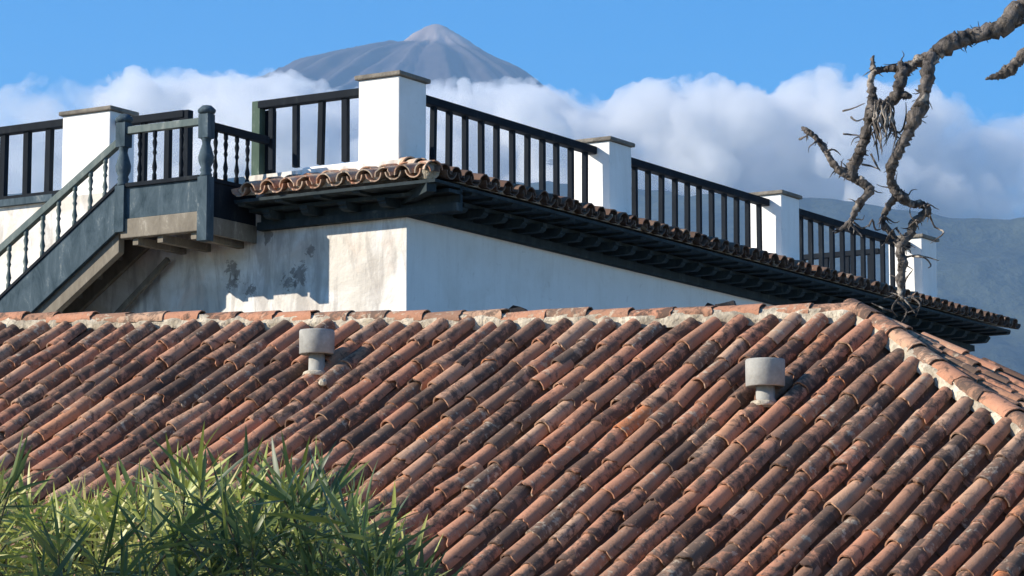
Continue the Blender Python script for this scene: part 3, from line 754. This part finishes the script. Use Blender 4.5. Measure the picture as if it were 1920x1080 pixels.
# ================================================================== dead tree reaching in from the right
TY = 14.6; tk = TY / F
def zp(a, b, d=0.0): return at(1450 + a / 1.8, b / 1.8, TY + d)
tree = tag(empty('dead_tree', (4.3, TY + .2, 0)), 'bare dead tree with gnarled grey branches hanging down at the upper right', 'tree')
rt = random.Random(11); S = tk / 1.8
def limb(pts, name, parent, r, seg=10, jit=.34, sub=9, shards=6):
    """gnarled limb: resampled, kinked tube plus splinters of bark and stub twigs"""
    P = []; Rr = []
    for i in range(len(pts) - 1):
        for j in range(sub):
            t = j / sub; p0, p1, p2, p3 = pts[max(i - 1, 0)], pts[i], pts[i + 1], pts[min(i + 2, len(pts) - 1)]
            q = .5 * ((2 * p1) + (p2 - p0) * t + (2 * p0 - 5 * p1 + 4 * p2 - p3) * t * t + (3 * p1 - p0 - 3 * p2 + p3) * t ** 3)
            rr = (r[i] + (r[i + 1] - r[i]) * t) * .76; P.append(q + Vector((rt.gauss(0, 1), rt.gauss(0, 1), rt.gauss(0, 1))) * rr * .10); Rr.append(rr * rt.uniform(.86, 1.16))
    P.append(pts[-1]); Rr.append(r[-1] * .6)
    mb = MB(); mb.tube(P, Rr, int(seg * 1.6) if seg > 6 else seg, jit=jit, seed=rt.random() * 50, rough=.20 * min(max(r), 30 * S) if seg > 7 else 0)
    for _ in range(int(shards * 2.2)):
        i = rt.randrange(1, len(P) - 1); d = (P[i + 1] - P[i - 1]).normalized()
        sdir = (d.orthogonal().normalized() @ Matrix.Rotation(rt.uniform(0, 6.28), 3, d)).normalized()
        ln = Rr[i] * rt.uniform(.35, 1.1); b = P[i] + sdir * Rr[i] * .7; tip = b + (sdir * .7 + d * rt.uniform(-1, 1) - ZUP * .3).normalized() * ln
        mb.tube([b, (b + tip) / 2 + d * ln * .15, tip], [Rr[i] * .34, Rr[i] * .2, Rr[i] * .06], 5)
    return mb.build(name, M['bark'], parent)
V3 = lambda L: [zp(*q) for q in L]
mb = MB(); b0 = Vector((4.3, TY + .2, 0))
trunk_top = at(2150, -190, TY)
limb([b0, b0 + Vector((.05, 0, 1.8)), b0 + Vector((-.08, .05, 3.6)), Vector((trunk_top.x + .35, TY + .1, trunk_top.z - .6)), trunk_top + Vector((.1, 0, .5)), trunk_top + Vector((.25, .1, 1.3))], 'trunk', tree, [.26, .21, .19, .15, .11, .06], 14, .2)
m1 = limb([trunk_top + Vector((.28, .05, -.3)), zp(1010, -70), zp(846, 12), zp(780, 82), zp(700, 116), zp(620, 138), zp(545, 180), zp(490, 208), zp(448, 238), zp(418, 268)], 'branch', tree, [.11, 50 * S, 40 * S, 38 * S, 33 * S, 30 * S, 30 * S, 26 * S, 22 * S, 20 * S], 12, .36, shards=22)
m2 = limb(V3([(538, 175, 0), (522, 240, -.1), (510, 310, -.12), (487, 385, -.12), (450, 455, -.1), (418, 525, -.08), (396, 575, -.05), (404, 630, 0), (432, 662, 0), (462, 690, .03), (505, 690, .05), (522, 712, .05), (480, 745, .05), (462, 785, .02), (430, 832, 0), (436, 885, 0), (430, 940, 0), (428, 1000, 0)]), 'branch', tree, [26 * S, 28 * S, 25 * S, 30 * S, 22 * S, 20 * S, 19 * S, 20 * S, 20 * S, 14 * S, 16 * S, 17 * S, 16 * S, 17 * S, 18 * S, 19 * S, 17 * S, 8 * S], 10, .4, shards=26)
limb(V3([(414, 660, 0), (392, 690, .03), (375, 725, .05), (370, 752, .05), (398, 788, .03), (425, 815, 0)]), 'branchlet', m2, [14 * S, 15 * S, 13 * S, 14 * S, 12 * S, 10 * S], 8, .4)
limb(V3([(448, 236, 0), (408, 232, .04), (370, 236, .06), (342, 238, .05), (334, 205, .04), (340, 186, .04)]), 'branchlet', m1, [19 * S, 17 * S, 13 * S, 15 * S, 10 * S, 3 * S], 8, .3)
limb(V3([(342, 236, .05), (328, 275, .03), (336, 320, 0), (330, 360, -.02), (322, 410, -.03), (308, 470, -.03), (290, 520, -.02), (262, 575, 0), (250, 592, 0)]), 'branch', tree, [13 * S, 14 * S, 18 * S, 22 * S, 20 * S, 22 * S, 22 * S, 22 * S, 20 * S], 10, .42, shards=24)
limb(V3([(428, 205, -.03), (438, 240, -.05), (425, 290, -.06), (410, 330, -.05), (380, 350, -.04), (345, 350, -.02)]), 'branchlet', m1, [9 * S, 18 * S, 22 * S, 24 * S, 22 * S, 16 * S], 10, .4)
limb(V3([(410, 330, -.05), (440, 322, -.06), (466, 330, -.06)]), 'branchlet', m1, [20 * S, 15 * S, 8 * S], 8, .5)
m3 = limb(V3([(255, 590, 0), (222, 575, 0), (196, 545, .02), (172, 500, .04), (140, 462, .05), (112, 442, .05), (95, 428, .05)]), 'branch', tree, [20 * S, 15 * S, 14 * S, 13 * S, 12 * S, 13 * S, 3 * S], 9, .35, shards=16)
limb(V3([(252, 588, 0), (285, 605, 0), (330, 640, -.02), (312, 662, -.02), (282, 702, 0), (262, 745, .02), (232, 770, .02), (205, 790, .02)]), 'branch', tree, [20 * S, 20 * S, 16 * S, 15 * S, 16 * S, 12 * S, 7 * S, 2 * S], 9, .4, shards=18)
limb(V3([(1000, 120, .3), (900, 165, .3), (846, 190, .3), (800, 232, .3), (762, 254, .3), (716, 267, .3)]), 'branch', tree, [32 * S, 27 * S, 26 * S, 24 * S, 16 * S, 4 * S], 10, .4, shards=12)
limb([trunk_top + Vector((.1, .1, -.9)), zp(1150, 80, .3), zp(1000, 120, .3)], 'branch', tree, [.08, 36 * S, 32 * S], 9)
limb(V3([(860, 60, 0), (830, 85, .02), (800, 100, .02)]), 'branchlet', m1, [8 * S, 7 * S, 2 * S], 6)
TW = [[(235, 375), (270, 365), (310, 348)], [(262, 395), (280, 408), (300, 402)], [(236, 452), (270, 455), (300, 458)], [(405, 440), (430, 445), (447, 400), (447, 345)],
      [(330, 520), (350, 560), (362, 578)], [(345, 480), (352, 510), (356, 545)], [(300, 555), (330, 560), (358, 572)], [(180, 510), (205, 505), (228, 524)], [(88, 470), (105, 462), (122, 455)],
      [(528, 728), (545, 765), (575, 785), (530, 822)], [(470, 865), (510, 870), (532, 895), (522, 905)], [(440, 870), (490, 862), (560, 880)], [(520, 705), (500, 690), (470, 685)],
      [(270, 750), (300, 770), (322, 758)], [(322, 765), (335, 742), (345, 775), (372, 770)], [(260, 752), (290, 785), (300, 800)], [(222, 772), (200, 782)], [(440, 960), (452, 935), (470, 912)], [(432, 1000), (460, 1030), (480, 1060)], [(428, 1000), (400, 1040), (420, 1070)], [(430, 1010), (470, 1005), (495, 1035), (440, 1060)], [(400, 1050), (370, 1040), (330, 1022)], [(455, 1000), (500, 1010), (480, 1070)], [(420, 1020), (450, 1050), (430, 1090)], [(415, 770), (440, 800), (465, 790)], [(405, 815), (430, 840), (455, 838)]]
for q in TW:
    limb([zp(a, b, rt.uniform(-.06, .06)) for a, b in q], 'twig', tree, [5.5 * S] + [4.2 * S] * (len(q) - 2) + [1.5 * S], 5, .2, 4, shards=3)
for k in range(110):                     # fine broken twigs along the limbs
    a, b = rt.choice([(120, 448), (150, 470), (185, 520), (215, 568), (250, 590), (290, 520), (305, 470), (320, 640), (290, 690), (265, 740), (505, 320), (485, 390), (440, 470), (400, 560), (405, 630), (440, 665), (515, 700), (480, 745), (440, 830), (436, 890), (430, 950), (428, 1000), (375, 730), (395, 785), (340, 230), (430, 215), (620, 138), (700, 116), (780, 82)])
    an = rt.uniform(0, 6.28); ln = rt.uniform(18, 60); q = [(a, b)]
    for j in range(3): an += rt.gauss(0, .6); a += math.cos(an) * ln / 3; b += math.sin(an) * ln / 3 + 2; q.append((a, b))
    limb([zp(x, y, rt.uniform(-.03, .03)) for x, y in q], 'twig', tree, [4.5 * S, 3.5 * S, 2.5 * S, 1 * S], 5, .2, 3, shards=1)
for k in range(46):                      # the matted rootlets hanging from the middle of the branch
    a, b = rt.uniform(335, 400), rt.uniform(330, 400); c = [(a, b)]
    for j in range(4): a += rt.uniform(-16, 16); b += rt.uniform(10, 42); c.append((a, b))
    dd = rt.uniform(-.12, .02)
    limb([zp(x, y, dd) for x, y in c], 'hanging_fibre', tree, [5 * S, 5 * S, 4 * S, 3 * S, 1 * S], 5, .2, 3, shards=0)

# ================================================================== narrow-leaved shrub in front
shrub = tag(empty('shrub', (-1.0, 8.6, 0)), 'dense shrub with long narrow green leaves in front of the tiled roof at lower left', 'shrub')
def leaf_mesh(name, bend, fold):
    vs = []; fs = []; n_ = 6
    for i in range(n_ + 1):
        t = i / n_; w = .5 * (math.sin(math.pi * min(1, t * .93 + .07)) ** .8) * (1 - .25 * t) if i < n_ else 0.004
        z = bend * t * t
        vs += [(-w, t, z + abs(w) * fold * .06), (0, t, z), (w, t, z + abs(w) * fold * .06)]
    for i in range(n_):
        a = i * 3; fs += [(a, a + 1, a + 4, a + 3), (a + 1, a + 2, a + 5, a + 4)]
    me = bpy.data.meshes.new(name); me.from_pydata(vs, [], fs); me.polygons.foreach_set('use_smooth', [True] * len(fs)); me.materials.append(M['leaf']); me.update(); return me
LEAF = [leaf_mesh('leaf', b, .25) for b in (-.16, -.08, 0, -.26)]
SUNNY = [m.copy() for m in LEAF]
for me in SUNNY: me.materials.clear(); me.materials.append(M['leaf_sunny'])
rl = random.Random(21)
STOP = [(-300, 840), (-60, 850), (0, 868), (60, 885), (140, 905), (250, 890), (330, 856), (390, 862), (450, 872), (520, 858), (580, 866), (640, 905), (700, 955), (760, 1010), (800, 1060), (830, 1120)]
leaves = []
def shoot(tip, d, nleaf, parent, L0=.15, sunny=False):
    base = tip - d * rl.uniform(.35, .6) - ZUP * .3
    mb = MB(); mb.tube([base, (base + tip) / 2 + Vector((rl.gauss(0, .02), rl.gauss(0, .02), -.02)), tip], [.007, .005, .003], 5)
    stem = mb.build('stem', M['stem'], parent)
    t1 = d.orthogonal().normalized(); t2 = d.cross(t1); ph = rl.uniform(0, 6.28)
    for i in range(nleaf):
        s = i / nleaf; p = tip - d * (.20 * s * rl.uniform(.8, 1.2)); a = ph + i * 2.4
        out = t1 * math.cos(a) + t2 * math.sin(a); el = .45 + 1.15 * s + rl.gauss(0, .2)
        y = (d * math.cos(el) + out * math.sin(el)).normalized(); z = (d - y * d.dot(y)); z = z.normalized() if z.length > 1e-3 else t1
        x = y.cross(z); z = x.cross(y); L = L0 * rl.uniform(.7, 1.2) * (.72 + .4 * math.sin(math.pi * min(1, s + .15))); w = L * rl.uniform(.06, .098)
        mx = frame(p, x, y, z) @ Matrix.Rotation(rl.gauss(0, .35), 4, 'Y') @ Matrix.Diagonal((w, L, L, 1))
        X, Y = px(p); seen = -30 < X < 900 and Y < 1085
        leaves.append(((L * math.hypot(y.x, y.z) / p.y) if seen else 0, p.y, rl.randrange(4) + (4 if sunny else 0), mx, stem))
    return stem
for layer, (y0, y1, n_, up0) in enumerate(((7.6, 7.95, 56, .25), (8.3, 8.7, 60, .4), (9.0, 9.8, 190, .5))):
    for i in range(n_):
        X = rl.uniform(-160, 800) if layer < 2 else rl.uniform(-160, 700)
        if layer == 0: X = rl.uniform(340, 830) if i % 4 else rl.uniform(-100, 340)
        top = interp(STOP, X) + (25, 10, 0)[layer] + (60 if layer == 0 and X < 420 else 0)
        Y = top + 50 + (1190 - top - 50) * rl.random() ** 1.25
        if layer == 0: Y = max(Y, 930 + max(0, 470 - X) * .22)
        d = Vector((rl.gauss(.1, .75), rl.gauss(-.25, .6), up0 + rl.uniform(-.2, .7))).normalized()
        shoot(at(X, Y, rl.uniform(y0, y1)), d, rl.randrange(13, 22), shrub, L0=rl.uniform(.13, .19), sunny=layer == 2 or (layer == 1 and rl.random() < (.85 if X < 480 else .5)))
for x, y, dx in ((372, 862, -.1), (333, 868, -.5), (455, 878, .2), (520, 880, -.35), (560, 880, .1), (612, 905, .45), (255, 905, -.3), (20, 880, .6), (690, 985, .9), (745, 1015, .9), (650, 940, .8)):
    shoot(at(x, y + 35, rl.uniform(8.3, 9.0)), Vector((dx, -.2, .8)).normalized(), 20, shrub, L0=.18)
# trunks of the shrub
for x in (-1.6, -1.1, -.6): mb = MB(); mb.tube([(x * .9, 8.6, 0), (x, 8.7, 1.0), (x * 1.05, 8.6, 2.0)], [.035, .028, .02], 7, jit=.2); mb.build('trunk', M['stem'], shrub)
vis = sorted(leaves, key=lambda t: -t[0] * (1.15 if t[1] < 8.4 else 1))
for s_, y_, kd, mx, stem in vis[:300]:
    o = bpy.data.objects.new('leaf', (LEAF + SUNNY)[kd]); o.matrix_basis = mx; col.objects.link(o); setparent(o, stem)
join_meshes('smaller_leaves', [(LEAF[kd], mx) for _, _, kd, mx, _ in vis[300:] if kd < 4], M['leaf'], shrub, 'stuff')
join_meshes('smaller_sunny_leaves', [(SUNNY[kd - 4], mx) for _, _, kd, mx, _ in vis[300:] if kd > 3], M['leaf_sunny'], shrub, 'stuff')
# added shrub, out of view, put here to shade the front leaves
shade_shrub = tag(empty('added_shrub', (-3.2, 7.5, 0)), 'shrub added out of view on the left to shade the front leaves', 'shrub')
hl = []
for i in range(1900):
    p = Vector((rl.uniform(-3.9, -2.3), rl.uniform(6.5, 7.5), rl.uniform(.8, 4.2)))
    y = Vector((rl.gauss(0, 1), rl.gauss(0, 1), rl.gauss(.2, .7))).normalized(); x = y.orthogonal().normalized(); z = x.cross(y)
    hl.append((LEAF[rl.randrange(4)], frame(p, x, y, z) @ Matrix.Diagonal((.05, .24, .24, 1))))
join_meshes('foliage', hl, M['leaf'], shade_shrub, 'stuff')
mb = MB(); mb.tube([(-3.1, 7.5, 0), (-3.0, 7.5, 1.5), (-3.05, 7.5, 4.2)], [.06, .045, .02], 8, jit=.2); mb.build('trunk', M['stem'], shade_shrub)

# ================================================================== cloud bank and hazy air
CT = [(-400, 190), (-200, 175), (0, 168), (60, 136), (105, 128), (150, 152), (205, 130), (255, 124), (320, 120), (385, 126), (425, 130), (480, 122), (525, 122), (560, 134), (620, 152), (670, 162), (740, 152), (800, 146), (855, 141), (905, 144), (955, 140), (1005, 134), (1045, 147), (1085, 168), (1150, 190), (1195, 165), (1235, 132), (1285, 126), (1340, 132), (1400, 152), (1445, 168), (1480, 145), (1520, 122), (1560, 119), (1620, 140), (1690, 140), (1760, 155), (1800, 182), (1832, 218), (1870, 205), (1920, 195), (2050, 190), (2300, 210)]
rc = random.Random(5)
bm = bmesh.new(); bmesh.ops.create_icosphere(bm, subdivisions=3, radius=1); bm.verts.index_update()
ICO = np.array([v.co[:] for v in bm.verts]); ICF = np.array([[v.index for v in f.verts] for f in bm.faces]); bm.free()
PUFFS = {0: ([], []), 1: ([], [])}
def puff(X, Y, D, r):
    PV, PF = PUFFS[1 if X < rc.uniform(60, 400) or X > rc.uniform(1690, 1860) else 0]
    PF.append(ICF + len(PV) * len(ICO)); PV.append(ICO * r * np.array([1, 1.15, rc.uniform(.8, 1)]) + np.array(at(X, Y, D)[:]))
K = 12000 / F
X = -380
while X < 2300:                          # the body
    top = interp(CT, X)
    for lay in range(3):
        r = rc.uniform(75, 115) * K; puff(X + rc.uniform(-30, 30), top + r / K + 16 + lay * 75, 12000 + rc.uniform(-330, 600), r)
    X += 62
X = -380
while X < 2300:                          # billows along the top
    for j in range(2):
        r = rc.uniform(22, 52) * K; xx = X + rc.uniform(-20, 20); puff(xx, interp(CT, xx) + 3 + r / K * rc.uniform(1.0, 1.6) + j * rc.uniform(5, 60), 12000 + rc.uniform(-560, 330), r)
        for q in range(3):
            r2 = rc.uniform(8, 20) * K; x2 = xx + rc.uniform(-40, 40); puff(x2, interp(CT, x2) + 4 + r2 / K * rc.uniform(.8, 2.2), 12000 + rc.uniform(-500, 100), r2)
    X += 34
for i in range(150):                     # billows on the near face
    xx = rc.uniform(-300, 2200); r = rc.uniform(20, 60) * K
    puff(xx, interp(CT, xx) + 50 + rc.uniform(0, 170), 11530 + rc.uniform(-240, 200), r)
def cloud_mesh(PV, PF):
    me = bpy.data.meshes.new('cloud_puffs'); me.from_pydata(np.concatenate(PV).tolist(), [], np.concatenate(PF).tolist()); me.update()
    tmp = bpy.data.objects.new('tmp', me); col.objects.link(tmp)
    rm = tmp.modifiers.new('r', 'REMESH'); rm.mode = 'VOXEL'; rm.voxel_size = 20; rm.use_smooth_shade = True
    dg = bpy.context.evaluated_depsgraph_get(); me2 = bpy.data.meshes.new_from_object(tmp.evaluated_get(dg)); bpy.data.objects.remove(tmp)
    me2.name = 'cloud_bank'
    co = np.empty(len(me2.vertices) * 3, dtype=np.float32); no = np.empty_like(co); me2.vertices.foreach_get('co', co); me2.vertices.foreach_get('normal', no)
    co = co.reshape(-1, 3); no = no.reshape(-1, 3)
    for i in range(len(co)):
        q = Vector(co[i]); co[i] += no[i] * (noise.fractal(q * .007, .62, 2.1, 5) * 36)
        # keep only bodies of some size: no stray specks
    ed = np.empty(len(me2.edges) * 2, dtype=np.int32); me2.edges.foreach_get('vertices', ed); ed = ed.reshape(-1, 2); lab = np.arange(len(co))
    while True:
        m = np.minimum(lab[ed[:, 0]], lab[ed[:, 1]]); new = lab.copy(); np.minimum.at(new, ed[:, 0], m); np.minimum.at(new, ed[:, 1], m); new = new[new]
        if (new == lab).all(): break
        lab = new
    cnt = np.bincount(lab, minlength=len(co)); keep = cnt[lab] > 3000
    fv = np.empty(len(me2.loops), dtype=np.int32); me2.loops.foreach_get('vertex_index', fv); fv = fv.reshape(-1, 4)
    fv = fv[keep[fv[:, 0]]]; idx = np.cumsum(keep) - 1
    me3 = bpy.data.meshes.new('cloud_bank'); me3.from_pydata(co[keep].tolist(), [], idx[fv].tolist())
    me3.polygons.foreach_set('use_smooth', [True] * len(fv)); me3.update(); return me3
def vol_mat(name, color, dens, aniso, wisp=None):
    m = bpy.data.materials.new(name); m.use_nodes = True; t = m.node_tree; t.nodes.remove(t.nodes['Principled BSDF'])
    v = t.nodes.new('ShaderNodeVolumePrincipled'); v.inputs['Color'].default_value = (*color, 1); v.inputs['Density'].default_value = dens; v.inputs['Anisotropy'].default_value = aniso
    if wisp:                              # vapour thickens and thins in billows
        tc = t.nodes.new('ShaderNodeTexCoord'); nz = t.nodes.new('ShaderNodeTexNoise'); nz.inputs['Scale'].default_value = wisp; nz.inputs['Detail'].default_value = 4; nz.inputs['Roughness'].default_value = .62
        mr = t.nodes.new('ShaderNodeMapRange'); mr.inputs[1].default_value = .40; mr.inputs[2].default_value = .66; mr.inputs[3].default_value = dens * .04; mr.inputs[4].default_value = dens * 2.0
        t.links.new(tc.outputs['Object'], nz.inputs['Vector']); t.links.new(nz.outputs['Fac'], mr.inputs[0]); t.links.new(mr.outputs[0], v.inputs['Density'])
        m.cycles.homogeneous_volume = False
    t.links.new(v.outputs[0], t.nodes['Material Output'].inputs['Volume']); return m
cb = mesh_obj('cloud_bank', cloud_mesh(*PUFFS[0]), vol_mat('cloud_vapour', (.965, .968, .965), .0082, .3, wisp=.0055))
tag(cb, 'bank of white cumulus cloud below the volcano summit', 'cloud', kind='stuff')
cb = mesh_obj('thin_cloud', cloud_mesh(*PUFFS[1]), vol_mat('thin_cloud_vapour', (.94, .95, .955), .0024, .35, wisp=.006))
tag(cb, 'thinner grey cloud at the left edge of the sky', 'cloud', kind='stuff')
hz = MB(); hz.box((-4600, -900, -8), (9200, 0, 0), (0, 17400, 0), (0, 0, 3560))
tag(hz.build('haze', vol_mat('pale_haze', (.40, .66, 1.0), 3.6e-5, .2)), 'pale blue haze in the air', 'haze', kind='stuff')
